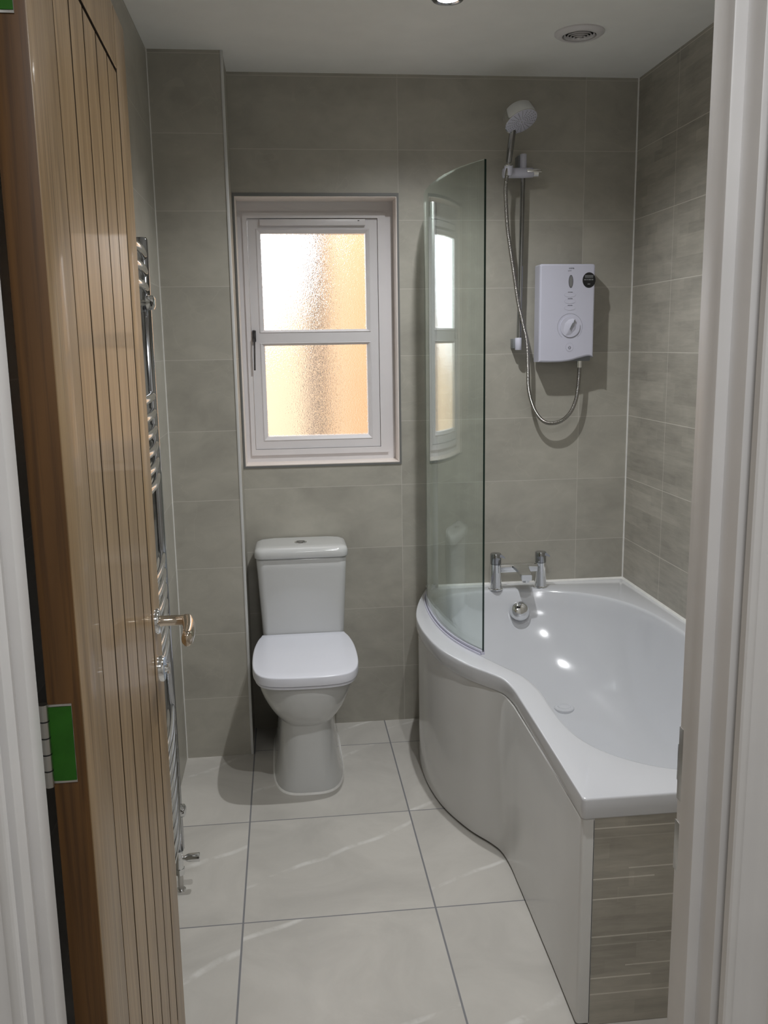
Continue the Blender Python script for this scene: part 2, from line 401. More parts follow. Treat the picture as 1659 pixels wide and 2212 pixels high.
struct('trim_4', bm, M['silicone'], 'white silicone line between bath rim and wall')
bm = bmesh.new(); prism(bm, [(-0.001, -BD + 0.001), (0.003, -BD + 0.001), (0.003, -BD - 0.003), (-0.001, -BD - 0.003)], 'z', 0, H)
struct('trim_5', bm, M['silicone'], 'pale line in the left corner')

# ------------------------------------------------------------------ door lining, stop, architrave
def frame_run(name, label, sx0, sx1):
    pass
bm = bmesh.new()
box(bm, DX0, 0.108, -2.568, YW, 0, DZ - 0.03, bev=0.0015); box(bm, 0.907, DX1, -2.568, YW, 0, DZ - 0.03, bev=0.0015); box(bm, DX0, DX1, -2.568, YW, DZ - 0.03, DZ, bev=0.0015)
lining = struct('trim_6', bm, M['paint'], 'white painted door lining', smooth=True)
bm = bmesh.new()
box(bm, 0.107, 0.1203, -2.53, -2.49, 0, DZ - 0.03, bev=0.002); box(bm, 0.892, 0.908, -2.53, -2.49, 0, DZ - 0.03, bev=0.002); box(bm, 0.108, 0.907, -2.53, -2.49, DZ - 0.042, DZ - 0.029, bev=0.002)
struct('door_stop', bm, M['paint'], parent=lining, smooth=True)
# architrave profile: (distance outwards from the opening, depth towards the hall)
AP = [(0, 0.0), (0, 0.011), (0.002, 0.0135), (0.006, 0.0145), (0.010, 0.0135), (0.012, 0.0115), (0.016, 0.0115), (0.021, 0.0135), (0.026, 0.0175), (0.031, 0.0195), (0.046, 0.0200), (0.0505, 0.0185), (0.052, 0.0155), (0.052, 0.0)]
yb = -2.5665
bm = bmesh.new()
L = [(0.103 - a, yb - 0.012 - b + 0.0) for a, b in AP]; Rr = [(0.912 + a, yb - 0.012 - b) for a, b in AP]
zt = DZ - 0.025
for side in (0, 1):
    rings = [[((0.103 - a) if side == 0 else (0.912 + a), YH + 0.001 - b, z + (a if z > 0.1 else 0)) for a, b in AP] for z in (0.0, zt)]
    loft(bm, rings)
rings = [[(x + (a if x > 0.5 else -a), YH + 0.001 - b, zt + a) for a, b in AP] for x in (0.103, 0.912)]
loft(bm, rings)
struct('trim_7', bm, M['paint'], 'white moulded architrave around the doorway', smooth=True)
# strike plate on the right lining
sp = thing('strike_plate', 'small metal latch plate on the right door lining beside the bath', 'latch plate', (0.907, -2.468, 0.98))
bm = B(0.9064, 0.9078, -2.487, -2.449, 0.935, 1.035, bev=0.0004); link('plate', bm, M['steel'], sp)
bm = B(0.9105, 0.9155, -2.452, -2.4375, 0.955, 1.005, bev=0.001); link('lip', bm, M['darkchrome'], sp)
sp2 = thing('lock_keep', 'thin metal keep on the right door lining, below the latch plate', 'lock keep', (0.907, -2.468, 0.87))
bm = B(0.9060, 0.9078, -2.487, -2.4485, 0.835, 0.905, bev=0.0004); link('plate', bm, M['steel'], sp2)

# ------------------------------------------------------------------ door leaf (local: x along leaf from hinge, y into thickness, z up)
door = bpy.data.objects.new('door_1', None); COL.objects.link(door)
door.location = (0.159, -2.45, 0); door.rotation_euler = (0, 0, math.atan2(0.80, -0.0204))
tag(door, 'open oak door with vertical grooved boards and polished lever handle', 'door', None, 'structure')
bpy.context.view_layer.update()
def dl(name, bm, mat, parent=None, smooth=True):
    me_o = link(name, bm, mat, None, smooth); me_o.parent = parent or door
    return me_o
DW, DH, DT = 0.80, 2.11, 0.040
def darkside(bm, tests):  # puts the painted groove shade on faces turned along the given directions
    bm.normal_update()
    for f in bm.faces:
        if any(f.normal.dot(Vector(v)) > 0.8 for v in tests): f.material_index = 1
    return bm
dl('stile', B(0.0, 0.141, 0, 0.012, 0.008, DH, bev=0.0008), M['oakface'])
dl('stile', darkside(B(0.6765, DW, 0, 0.012, 0.008, DH, bev=0.0004), [(-1, 0, 0)]), [M['oakface'], M['groove_shade']])
t_ = oak('oak_rail_veneer', (0.225, 0.138, 0.060), (0.43, 0.295, 0.158), (0.09, 0.05, 0.019))
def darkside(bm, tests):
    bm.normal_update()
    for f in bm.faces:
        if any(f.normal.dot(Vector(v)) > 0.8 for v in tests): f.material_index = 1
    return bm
for z0, z1 in ((0.008, 0.13), (2.0070, DH)): dl('rail', darkside(B(0.141, 0.6735, 0, 0.012, z0, z1, bev=0.0006, seg=1), [(0, 0, -1)]), [M['oakface'], M['groove_shade']])
for i in range(5):
    a = 0.143 + i * 0.1058
    dl('board', darkside(B(a + 0.0040, a + 0.1058 - 0.0045, 0.0003, 0.012, 0.133, 1.9985, bev=0.0003, seg=1), [(-1, 0, 0), (1, 0, 0), (0, 0, 1)]), [M['oakface'], M['groove_shade']])
dl('core', B(0.001, DW - 0.001, 0.009, DT - 0.001, 0.009, DH - 0.001), M['groove_shade'])
dl('edge_lipping', B(-0.002, 0.002, 0.0012, DT, 0.008, DH, bev=0.0005), M['oakedge'])
dl('back_face', B(0.001, DW, DT - 0.002, DT, 0.008, DH), M['oakface'])
for zc in (1.0645, 1.922):
    h = dl('hinge', bmesh.ops and cyl(bmesh.new(), (-0.006, 0.044, zc - 0.052), (-0.006, 0.044, zc + 0.052), 0.0058, 16), M['steel'])
    bm = bmesh.new()
    for k in range(1, 5): cyl(bm, (-0.006, 0.044, zc - 0.052 + k * 0.0208 - 0.0008), (-0.006, 0.044, zc - 0.052 + k * 0.0208 + 0.0008), 0.0061, 16)
    dl('knuckle_joint', bm, M['black'], h)
    dl('leaf', B(-0.0035, -0.001, 0.012, 0.041, zc - 0.05, zc + 0.05), M['steel'], h)
    bm = bmesh.new(); N = 14
    g = [[bm.verts.new((-0.0042 - 0.0006 * math.sin(i * 1.3 + j * 0.8), 0.0125 + 0.0285 * j / 6 + (0.0012 * math.sin(i * 1.1) if j == 6 else 0), zc - 0.047 + 0.094 * i / N)) for j in range(7)] for i in range(N + 1)]
    for i in range(N):
        for j in range(6): bm.faces.new((g[i][j], g[i][j + 1], g[i + 1][j + 1], g[i + 1][j]))
    r = bmesh.ops.solidify(bm, geom=bm.faces[:], thickness=0.0006)
    tag(dl('film', bm, M['tape'], h), 'green protective film')
# handle: rose, neck, lever
hx, hz = 0.722, 0.992
hd = dl('handle', lathe(bmesh.new(), [(0, 0.026), (0.006, 0.026), (0.0085, 0.0245), (0.0095, 0.020)], (hx, 0.0, hz), (0, -1, 0), 40), M['chrome'])
dl('neck', lathe(bmesh.new(), [(0.006, 0.0135), (0.012, 0.0105), (0.052, 0.0105), (0.060, 0.0112)], (hx, 0, hz), (0, -1, 0), 28), M['nickel'], hd)
path = catmull([(hx + 0.006, -0.060, hz + 0.001), (hx - 0.008, -0.064, hz + 0.001), (hx - 0.035, -0.068, hz - 0.001), (hx - 0.065, -0.070, hz - 0.004), (hx - 0.095, -0.070, hz - 0.006), (hx - 0.118, -0.069, hz - 0.006)], 6)
bm = bmesh.new(); rings = []
for i, q in enumerate(path):
    s = i / (len(path) - 1); e = (1 - (2 * s - 1) ** 8) ** 0.5
    ry = (0.0105 + 0.002 * math.sin(PI * s)) * max(e, 0.05) * (1.0 if s < .9 else 1.0); rz = (0.0120 + 0.004 * s) * max(e, 0.05)
    rings.append([(q.x, q.y + ry * math.copysign(abs(math.cos(a)) ** 0.8, math.cos(a)) + 0.25 * rz * math.sin(a) * 0, q.z + rz * math.sin(a)) for a in [2 * PI * k / 28 for k in range(28)]])
loft(bm, rings); dl('lever', bm, M['nickel'], hd)
th = dl('thumb_turn', lathe(bmesh.new(), [(0, 0.0262), (0.010, 0.0262), (0.0125, 0.0245)], (hx, 0, 0.893), (0, -1, 0), 40), M['chrome'])
tag(dl('film', lathe(bmesh.new(), [(0.0125, 0.0235), (0.0132, 0.0235)], (hx, 0, 0.893), (0, -1, 0), 40), M['bluefilm'], th), 'pale blue protective film')
bm = bmesh.new(); lathe(bm, [(0.013, 0.009), (0.016, 0.008), (0.020, 0.005)], (hx, 0, 0.893), (0, -1, 0), 24); box(bm, hx - 0.0035, hx + 0.0035, -0.024, -0.014, 0.893 - 0.011, 0.893 + 0.011, bev=0.0015)
dl('turn_knob', bm, M['chrome'], th)

# ------------------------------------------------------------------ window
win = thing('window_1', 'white framed window with two obscure glass panes', 'window', (0.555, 0.1, WZ0), kind='structure')
FX0, FX1, FZ0, FZ1 = 0.2938, 0.7920, 1.1250, 2.0055
bm = bmesh.new()
ring_frame(bm, WX0, WX1, WZ0, WZ1, (0.0225, 0.0330, 0.0300, 0.0450), 0.104, 0.17)
ring_frame(bm, 0.2776, 0.8220, WZ0 + 0.030, WZ1 - 0.045, (FX0 - 0.2776, 0.8220 - FX1, FZ0 - WZ0 - 0.030, WZ1 - 0.045 - FZ1), 0.096, 0.165)
link('frame', bm, M['upvc'], win, smooth=False)
bm = bmesh.new()
SX0, SX1, SZ0, SZ1 = FX0 + 0.0015, FX1 - 0.0015, FZ0 + 0.0015, FZ1 - 0.0015
GX0, GX1 = 0.3437, 0.7450
ring_frame(bm, SX0, SX1, SZ0, SZ1, (0.030, 0.030, 0.030, 0.036), 0.106, 0.150)
box(bm, SX0 + 0.028, SX1 - 0.028, 0.1065, 0.150, 1.541, 1.578)
sash = link('sash', bm, M['upvc'], win, smooth=False)
for (z0, z1, zb0, zb1) in ((1.1745, 1.530, SZ0 + 0.030, 1.541), (1.589, 1.951, 1.578, SZ1 - 0.036)):
    bm = bmesh.new()
    ox0, ox1 = SX0 + 0.030, SX1 - 0.030
    o4 = [(ox0, zb0), (ox1, zb0), (ox1, zb1), (ox0, zb1)]; i4 = [(GX0, z0), (GX1, z0), (GX1, z1), (GX0, z1)]
    rings = []
    for lo4, y in ((o4, 0.150), (o4, 0.107), ([((a[0] * .75 + b[0] * .25), (a[1] * .75 + b[1] * .25)) for a, b in zip(o4, i4)], 0.1035), (i4, 0.114), (i4, 0.150)):
        rings.append([(q[0], y, q[1]) for q in lo4])
    loft(bm, rings, False, False); link('glazing_bead', bm, M['upvc'], sash, smooth=False)
    bm = B(GX0 - 0.004, GX1 + 0.004, 0.126, 0.131, z0 - 0.004, z1 + 0.004)
    link('pane', bm, M['frosted'], sash, smooth=False)
bm = B(0.343, 0.7445, 0.092, 0.107, 1.978, 2.0015, bev=0.002); v_ = link('trickle_vent', bm, M['upvc'], win)
link('slot', B(0.715, 0.722, 0.0912, 0.093, 1.994, 1.9965), M['black'], v_)
bm = B(0.2985, 0.3125, 0.092, 0.107, 1.545, 1.590, bev=0.003); hh = link('window_handle', bm, M['blackchrome'], win)
bm = bmesh.new(); cyl(bm, (0.3055, 0.095, 1.560), (0.3055, 0.080, 1.560), 0.006, 16); tube(bm, catmull([(0.3055, 0.081, 1.560), (0.3055, 0.078, 1.53), (0.3045, 0.078, 1.49), (0.3030, 0.080, 1.437)], 6), 0.0034, 12)
link('handle_lever', bm, M['blackchrome'], hh)

# outside: neighbouring house close to the window
nh = thing('neighbouring_house', 'orange and cream rendered house wall seen blurred through the obscure window', 'house', (0.6, 1.6, 0))
bm = bmesh.new(); box(bm, 0.80, 2.6, 1.45, 1.9, 0, 4.5); link('wall', bm, M['render_orange'], nh, smooth=False)
bm = bmesh.new(); prism(bm, [(-1.2, 0), (0.82, 0), (0.82, 4.5), (0.70, 4.5), (0.60, 2.15), (0.40, 1.75), (0.25, 1.62), (-1.2, 1.45)], 'y', 1.6, 1.9); tag(link('gable', bm, M['render_cream'], nh, smooth=False), 'cream rendered part')
bm = bmesh.new(); cyl(bm, (0.548, 0.70, 0.3), (0.584, 0.70, 2.6), 0.030, 20); tag(link('downpipe', bm, M['pipegrey'], nh), 'dark downpipe')
struct('ground', B(-3, 4, 0.26, 6, -0.3, -0.2), M['ground'], 'ground outside the window')

# ------------------------------------------------------------------ bath
CXb, CYb = 1.36, -0.95
outer = [(XR - 0.002, -0.002)] + [tuple(v[:2]) for v in catmull([(0.958, -0.002, 0), (0.920, -0.115, 0), (0.886, -0.235, 0), (0.861, -0.36, 0), (0.853, -0.47, 0), (0.858, -0.60, 0), (0.882, -0.755, 0), (0.935, -0.900, 0), (0.990, -0.990, 0), (1.018, -1.045, 0), (1.028, -1.12, 0), (1.028, -1.20, 0), (1.0265, -1.32, 0)], 8)] + [(1.0225, -1.55), (1.018, -1.757), (1.0205, -1.763), (1.0265, -1.765), (XR - 0.002, -1.765)]
inner = [tuple(v[:2]) for v in catmull([(1.00, -0.155, 0), (1.08, -0.118, 0), (1.20, -0.098, 0), (1.32, -0.104, 0), (1.45, -0.140, 0), (1.57, -0.218, 0), (1.65, -0.330, 0), (1.697, -0.48, 0), (1.715, -0.70, 0), (1.715, -1.0, 0), (1.70, -1.30, 0), (1.63, -1.53, 0), (1.50, -1.645, 0), (1.36, -1.667, 0), (1.25, -1.640, 0), (1.168, -1.572, 0), (1.118, -1.485, 0), (1.098, -1.38, 0), (1.0975, -1.25, 0), (1.100, -1.14, 0), (1.085, -1.03, 0), (1.045, -0.935, 0), (0.995, -0.82, 0), (0.960, -0.69, 0), (0.942, -0.54, 0), (0.938, -0.40, 0), (0.945, -0.27, 0), (0.962, -0.195, 0)], 8, True)]
def radial(poly, th):
    dx, dy = math.cos(th), math.sin(th); best = 0
    for i in range(len(poly)):
        ax, ay = poly[i][0] - CXb, poly[i][1] - CYb; bx_, by_ = poly[(i + 1) % len(poly)][0] - CXb, poly[(i + 1) % len(poly)][1] - CYb
        ex, ey = bx_ - ax, by_ - ay; det = dx * (-ey) + ex * dy
        if abs(det) < 1e-12: continue
        t1 = (ax * (-ey) + ex * ay) / det; s = (dx * ay - dy * ax) / det
        if t1 > 0 and -1e-9 <= s <= 1 + 1e-9: best = max(best, t1)
    return best
ths = [2 * PI * i / 420 for i in range(420)] + [math.atan2(q[1] - CYb, q[0] - CXb) % (2 * PI) for q in outer]
ths = sorted(ths); ths = [a for i, a in enumerate(ths) if i == 0 or a - ths[i - 1] > 1e-4]
ro = [radial(outer, a) for a in ths]; ri = [radial(inner, a) for a in ths]
ZB = 0.5622
def ringat(rr, z): return [(CXb + r * math.cos(a), CYb + r * math.sin(a), z) for r, a in zip(rr, ths)]
rings = [ringat([r - 0.020 for r in ro], 0.513), ringat([r - 0.006 for r in ro], 0.512), ringat([r - 0.003 for r in ro], 0.516), ringat([r - 0.0005 for r in ro], 0.535), ringat([r - 0.0005 for r in ro], 0.5565), ringat([r - 0.0013 for r in ro], 0.5595), ringat([r - 0.0032 for r in ro], 0.5615), ringat([r - 0.006 for r in ro], ZB)]
rings += [ringat([min(b + 0.012, a - 0.013) for a, b in zip(ro, ri)], ZB), ringat([min(b + 0.005, a - 0.016) for a, b in zip(ro, ri)], ZB - 0.001), ringat([b for b in ri], ZB - 0.0045), ringat([b - 0.004 for b in ri], ZB - 0.011)]
DEP = 0.37
def basin_z(s): return ZB - 0.011 - DEP * (1 - s ** 4.2) ** (1 / 1.35)
for s in (0.985, 0.965, 0.94, 0.91, 0.875, 0.84, 0.80, 0.755, 0.71, 0.66, 0.60, 0.53, 0.45, 0.36, 0.26, 0.15, 0.05):
    rings.append(ringat([(b - 0.004) * s for b in ri], basin_z(s)))
bath = thing('bath', 'white curved shower bath fitted along the right wall', 'bath', (CXb, CYb, 0))
bm = bmesh.new(); loft(bm, rings, False, True); link('tub', bm, M['acrylic'], bath, ang=60)
# front panel
pp = [v for v in catmull([(0.962, -0.004, 0), (0.926, -0.11, 0), (0.893, -0.235, 0), (0.870, -0.36, 0), (0.8635, -0.47, 0), (0.8675, -0.60, 0), (0.893, -0.755, 0), (0.946, -0.900, 0), (0.998, -0.990, 0), (1.020, -1.045, 0), (1.0275, -1.12, 0), (1.0275, -1.20, 0), (1.0265, -1.32, 0)], 8)] + [Vector(q) for q in ((1.0235, -1.55, 0), (1.0190, -1.748, 0), (1.0200, -1.753, 0), (1.0225, -1.756, 0), (1.027, -1.7575, 0), (1.048, -1.7575, 0))]
def offset_path(pts, d):
    out = []
    for i, q in enumerate(pts):
        tg = (pts[min(i + 1, len(pts) - 1)] - pts[max(i - 1, 0)]).normalized(); out.append(q + Vector((-tg.y, tg.x, 0)) * d)
    return out
PANB, PANT = 0.009, 0.5115
sec = [(0.0, PANB), (0.0, PANT - 0.004), (0.0012, PANT - 0.001), (0.004, PANT), (0.012, PANT), (0.012, PANT - 0.02), (0.005, PANT - 0.025), (0.005, PANB)]
bm = bmesh.new()
rr_ = [[(o_.x, o_.y, z) for (z, o_) in ((z, op) for (d, z), op in zip(sec, col))] for col in zip(*[offset_path(pp, d) for d, z in sec])]
loft(bm, rr_); link('front_panel', bm, M['panel'], bath, ang=50)
# dark strip standing in for the shadow line in the gap below the panel
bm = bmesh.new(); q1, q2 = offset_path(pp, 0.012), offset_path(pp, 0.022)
loft(bm, [[(a.x, a.y, 0.0), (b.x, b.y, 0.0), (b.x, b.y, 0.03), (a.x, a.y, 0.03)] for a, b in zip(q1, q2)]); tag(link('gap_shadow_strip', bm, M['darkgap'], bath, smooth=False), 'dark strip painted as the shadow line under the bath panel')
# overflow and waste
oy = -0.163
ov = lathe(bmesh.new(), [(-0.012, 0.038), (0.004, 0.038), (0.010, 0.0365), (0.017, 0.031), (0.022, 0.020), (0.0235, 0.008)], (1.305, oy + 0.012, 0.488), (0, -0.95, 0.3), 40)
ovo = link('overflow', ov, M['chrome'], bath)
link('overflow_slot', B(1.287, 1.301, oy - 0.007, oy + 0.004, 0.505, 0.512, bev=0.001), M['black'], ovo)
wx, wy = 1.39, -0.47
wz = 0.2065
link('waste', lathe(bmesh.new(), [(-0.01, 0.036), (0.002, 0.036), (0.005, 0.033), (0.0052, 0.024), (0.008, 0.022), (0.010, 0.012)], (wx, wy, wz + 0.004), (0, 0, 1), 36), M['acrylic'], bath)

# tiled end panel
ep = thing('tiled_bath_end_panel', 'split-face tiled panel closing the near end of the bath', 'bath panel', (1.4, -1.75, 0))
link('tiles', B(1.0475, XR - 0.0005, -1.7545, -1.735, 0.001, 0.5115), M['decor_end'], ep, smooth=False)
link('edge_trim', B(1.0465, 1.0485, -1.7575, -1.735, 0.001, 0.5115), M['trimwhite'], ep, smooth=False)

# ------------------------------------------------------------------ shower screen
sc = thing('shower_screen', 'curved frameless glass screen standing on the bath rim', 'shower screen', (0.93, -0.4, ZB))
gp = catmull([(0.992, -0.012, 0), (0.962, -0.07, 0), (0.938, -0.15, 0), (0.9245, -0.24, 0), (0.918, -0.34, 0), (0.9185, -0.44, 0), (0.926, -0.55, 0), (0.943, -0.655, 0), (0.970, -0.75, 0), (1.006, -0.8335, 0)], 10)
def sheet(pts, thick, z0, z1, edge_mat=None):
    bm = bmesh.new(); A_ = offset_path(pts, thick / 2); B_ = offset_path(pts, -thick / 2)
    vr = [[bm.verts.new((a.x, a.y, z0)), bm.verts.new((b.x, b.y, z0)), bm.verts.new((b.x, b.y, z1)), bm.verts.new((a.x, a.y, z1))] for a, b in zip(A_, B_)]
    for i in range(len(vr) - 1):
        for k in range(4):
            f = bm.faces.new((vr[i][k], vr[i][(k + 1) % 4], vr[i + 1][(k + 1) % 4], vr[i + 1][k]))
            if edge_mat is not None and k in (0,): f.material_index = edge_mat
    f = bm.faces.new(list(reversed(vr[0]))); f2 = bm.faces.new(vr[-1])
    if edge_mat is not None: f.material_index = edge_mat; f2.material_index = edge_mat
    return bm
link('glass', sheet(gp, 0.007, 0.572, 2.0435, 1), [M['glass'], M['glassedge']], sc)
link('bottom_seal', sheet(gp[3:], 0.013, ZB, 0.577), M['seal'], sc)
link('seal_fin', sheet(offset_path(gp[3:], -0.011), 0.003, ZB, 0.569), M['seal'], sc)
link('wall_profile', B(0.983, 1.002, -0.022, 0.0, ZB, 2.050, bev=0.002), M['steel'], sc)

# ------------------------------------------------------------------ bath taps
tp = thing('bath_mixer_tap', 'chrome two-pillar bath mixer standing on the back rim', 'tap', (1.31, -0.08, ZB))
for tx in (1.2225, 1.4045):
    p_ = link('pillar', lathe(bmesh.new(), [(0, 0.0290), (0.004, 0.0290), (0.006, 0.0250), (0.012, 0.0240), (0.095, 0.0215), (0.1035, 0.0215)], (tx, -0.082, ZB), (0, 0, 1), 36), M['chrome'], tp)
    bm = bmesh.new(); lathe(bm, [(0.1055, 0.0220), (0.128, 0.0220), (0.143, 0.0220), (0.1465, 0.0200)], (tx, -0.082, ZB), (0, 0, 1), 36)
    zt_ = ZB + 0.146
    prism(bm, [(tx, zt_ - .001), (tx + .020, zt_ - .002), (tx + .034, zt_ - .014), (tx + .033, zt_ - .019), (tx + .018, zt_ - .013), (tx, zt_ - .016)], 'y', -0.100, -0.066)
    link('lever_cap', bm, M['darkchrome'], tp)
link('bridge', B(1.238, 1.389, -0.098, -0.066, 0.632, 0.664, bev=0.003), M['chrome'], tp)
bm = bmesh.new()
sp_ = [(-0.090, 0.662, 0.650, 0.036), (-0.11, 0.662, 0.647, 0.030), (-0.14, 0.659, 0.641, 0.025), (-0.17, 0.654, 0.634, 0.022), (-0.195, 0.649, 0.624, 0.0205), (-0.2, 0.646, 0.623, 0.0195)]
rings = []
for y, z1, z0, w in sp_:
    rings.append([(1.318 + sx_ * w, y, zz_) for sx_, zz_ in ((-1, z0 + 0.003), (-0.85, z0), (0.85, z0), (1, z0 + 0.003), (1, z1 - 0.003), (0.85, z1), (-0.85, z1), (-1, z1 - 0.003))])
loft(bm, rings); lathe(bm, [(0, 0.015), (0.016, 0.0148)], (1.318, -0.181, 0.630), (0, 0, -1), 28)
link('spout', bm, M['chrome'], tp)

# ------------------------------------------------------------------ electric shower unit
un = thing('electric_shower_unit', 'white electric shower heater box with dial on the back wall', 'electric shower', (1.49, 0, 1.45))
link('back_case', B(1.392, 1.590, -0.075, 0.0, 1.4535, 1.812, bev=0.004), M['greyplastic'], un)
bot = catmull([(1.3825, 1.4525, 0), (1.42, 1.4510, 0), (1.47, 1.4515, 0), (1.51, 1.4565, 0), (1.545, 1.4655, 0), (1.575, 1.4720, 0), (1.590, 1.4710, 0), (1.5965, 1.4670, 0)], 6)
poly = [(v.x, v.y) for v in bot] + [(1.5965, 1.808), (1.594, 1.8125), (1.588, 1.8145), (1.390, 1.8155), (1.3845, 1.8135), (1.3825, 1.809)]
bm = bmesh.new()
cxm, czm = 1.49, 1.63
def shr(pl, d): return [(x + (d if x < cxm else -d) * min(1, abs(x - cxm) * 12), z + (d if z < czm else -d)) for x, z in pl]
loft(bm, [[(x, -0.020, z) for x, z in poly], [(x, -0.083, z) for x, z in poly], [(x, -0.0885, z) for x, z in shr(poly, 0.002)], [(x, -0.0905, z) for x, z in shr(poly, 0.006)]])
cov = link('cover', bm, M['lilac'], un, ang=12)
def disc(name, cx_, cz_, rx, rz, y, th_, mat, parent, n=40, rx_in=None, rz_in=None, a0=0, a1=2 * PI):
    bm = bmesh.new()
    if rx_in is None:
        loft(bm, [[(cx_ + rx * math.cos(2 * PI * i / n), yy, cz_ + rz * math.sin(2 * PI * i / n)) for i in range(n)] for yy in (y, y - th_)])
    else:
        N = n
        rs = []
        for i in range(N + 1):
            a = a0 + (a1 - a0) * i / N; c_, s_ = math.cos(a), math.sin(a)
            rs.append([(cx_ + rx_in * c_, y, cz_ + rz_in * s_), (cx_ + rx * c_, y, cz_ + rz * s_), (cx_ + rx * c_, y - th_, cz_ + rz * s_), (cx_ + rx_in * c_, y - th_, cz_ + rz_in * s_)])
        loft(bm, rs, True, True)
    return link(name, bm, mat, parent, ang=40)
YF = -0.0903
lens = disc('indicator_lens', 1.5016, 1.7508, 0.0085, 0.0235, YF, 0.0014, M['ink'], un)
disc('lens_face', 1.5016, 1.7508, 0.0066, 0.0205, YF - 0.0012, 0.0008, M['slot'], lens)
for zb in (1.7055, 1.6815, 1.6570):
    b_ = disc('button', 1.4998, zb - 0.004, 0.0215, 0.0085, YF, 0.0010, M['lilac'], un, rx_in=None)
    disc('button_outline', 1.4998, zb - 0.004, 0.0220, 0.0090, YF, 0.0006, M['outline'], b_, rx_in=0.0210, rz_in=0.0080, n=32)
    bm = bmesh.new()
    for k, (a_, w_) in enumerate(((-0.0085, 0.0045), (-0.003, 0.0035), (0.0015, 0.003), (0.0055, 0.0035))): box(bm, 1.500 + a_, 1.500 + a_ + w_, YF - 0.0014, YF - 0.0003, zb + 0.0046, zb + 0.0066)
    link('button_print', bm, M['ink'], b_, smooth=False)
dial = disc('dial', 1.5015, 1.583, 0.0385, 0.0385, YF, 0.004, M['lilac'], un, n=56)
disc('dial_ring', 1.5015, 1.583, 0.0490, 0.0500, YF, 0.0007, M['outline'], dial, rx_in=0.0478, rz_in=0.0488, n=48, a0=math.radians(-52), a1=math.radians(232))
# dial grip: raised wedge turned to one o'clock
bm = bmesh.new(); ca, sa = math.cos(math.radians(62)), math.sin(math.radians(62))
gr = []
for (u_, w_, y_) in ((-0.036, 0.006, 0.0045), (-0.024, 0.020, 0.008), (0.0, 0.027, 0.011), (0.020, 0.020, 0.013), (0.031, 0.006, 0.012)):
    c0 = (1.5015 + u_ * ca, 1.583 + u_ * sa)
    gr.append([(c0[0] - w_ * sa, YF - 0.003, c0[1] + w_ * ca), (c0[0] - 0.0012 * sa, YF - y_, c0[1] + 0.0012 * ca), (c0[0] + 0.0012 * sa, YF - y_, c0[1] - 0.0012 * ca), (c0[0] + w_ * sa, YF - 0.003, c0[1] - w_ * ca)])
loft(bm, gr, True, True, True); grip = link('dial_grip', bm, M['lilac'], dial, ang=50)
bm = bmesh.new(); gr = []
for (u_, w_) in ((-0.010, 0.0006), (0.0, 0.0022), (0.012, 0.0026), (0.024, 0.0022), (0.031, 0.0006)):
    c0 = (1.5015 + u_ * ca + 0.002, 1.583 + u_ * sa); yy = YF - 0.0118
    gr.append([(c0[0] - w_ * sa, yy + 0.004, c0[1] + w_ * ca), (c0[0] - w_ * sa, yy - 0.0008, c0[1] + w_ * ca), (c0[0] + w_ * sa, yy - 0.0008, c0[1] - w_ * ca), (c0[0] + w_ * sa, yy + 0.004, c0[1] - w_ * ca)])
loft(bm, gr); tag(link('dial_pointer', bm, M['greyplastic'], dial, smooth=False), 'dark grey pointer slot')
pb = disc('power_button', 1.5017, 1.5065, 0.0145, 0.0155, YF, 0.001, M['lilac'], un)
disc('button_outline', 1.5017, 1.5065, 0.0152, 0.0162, YF, 0.0006, M['outline'], pb, rx_in=0.0142, rz_in=0.0152)
o_ = disc('power_symbol', 1.5017, 1.5050, 0.0052, 0.0055, YF - 0.0010, 0.0006, M['ink'], pb, rx_in=0.0036, rz_in=0.0038, a0=math.radians(125), a1=math.radians(415), n=30)
link('power_symbol', B(1.5011, 1.5023, YF - 0.0016, YF - 0.0008, 1.5060, 1.5118), M['ink'], pb, smooth=False)
def text(name, body, loc, size, mat, parent, stretch=1.0):
    cu = bpy.data.curves.new(name, 'FONT'); cu.body = body; cu.size = size; cu.align_x = 'CENTER'; cu.align_y = 'CENTER'; cu.extrude = 0.0003
    tmp = bpy.data.objects.new(name, cu); COL.objects.link(tmp); bpy.context.view_layer.update()
    me = bpy.data.meshes.new_from_object(tmp.evaluated_get(bpy.context.evaluated_depsgraph_get())); bpy.data.objects.remove(tmp)
    rot = Matrix.Rotation(PI / 2, 4, 'X'); me.transform(Matrix.Translation(loc) @ rot @ Matrix.Diagonal((stretch, 1, 1, 1)))
    me.materials.clear(); me.materials.append(mat)
    o = bpy.data.objects.new(name, me); COL.objects.link(o)
    if parent: o.parent = parent; o.matrix_parent_inverse = parent.matrix_world.inverted()
    return o
text('maker_mark', 'mira', (1.5035, YF - 0.0006, 1.7990), 0.0095, M['ink'], un, 1.2)
text('model_mark', 'sport', (1.4965, YF - 0.0006, 1.7905), 0.0060, M['outline'], un, 1.1)
st = disc('round_sticker', 1.5722, 1.7550, 0.0252, 0.0285, YF, 0.0007, M['black'], un)
tag(st, 'black round sticker')
bm = bmesh.new()
for zz_, x0, x1, h_ in ((1.7720, 1.556, 1.589, .0011), (1.7680, 1.556, 1.5885, .0010), (1.7645, 1.556, 1.588, .0010), (1.7565, 1.5535, 1.5605, .0020), (1.7565, 1.5625, 1.5680, .0018), (1.7565, 1.5695, 1.5800, .0020), (1.7565, 1.5815, 1.5890, .0020), (1.7405, 1.567, 1.577, .0016)):
    n_ = max(2, int((x1 - x0) / 0.0022))
    for k in range(n_): box(bm, x0 + (x1 - x0) * k / n_, x0 + (x1 - x0) * (k + 0.72) / n_, YF - 0.0011, YF - 0.0005, zz_ - h_, zz_ + h_)
tag(link('sticker_print', bm, M['stickerink'], st, smooth=False), 'small pale print lines')
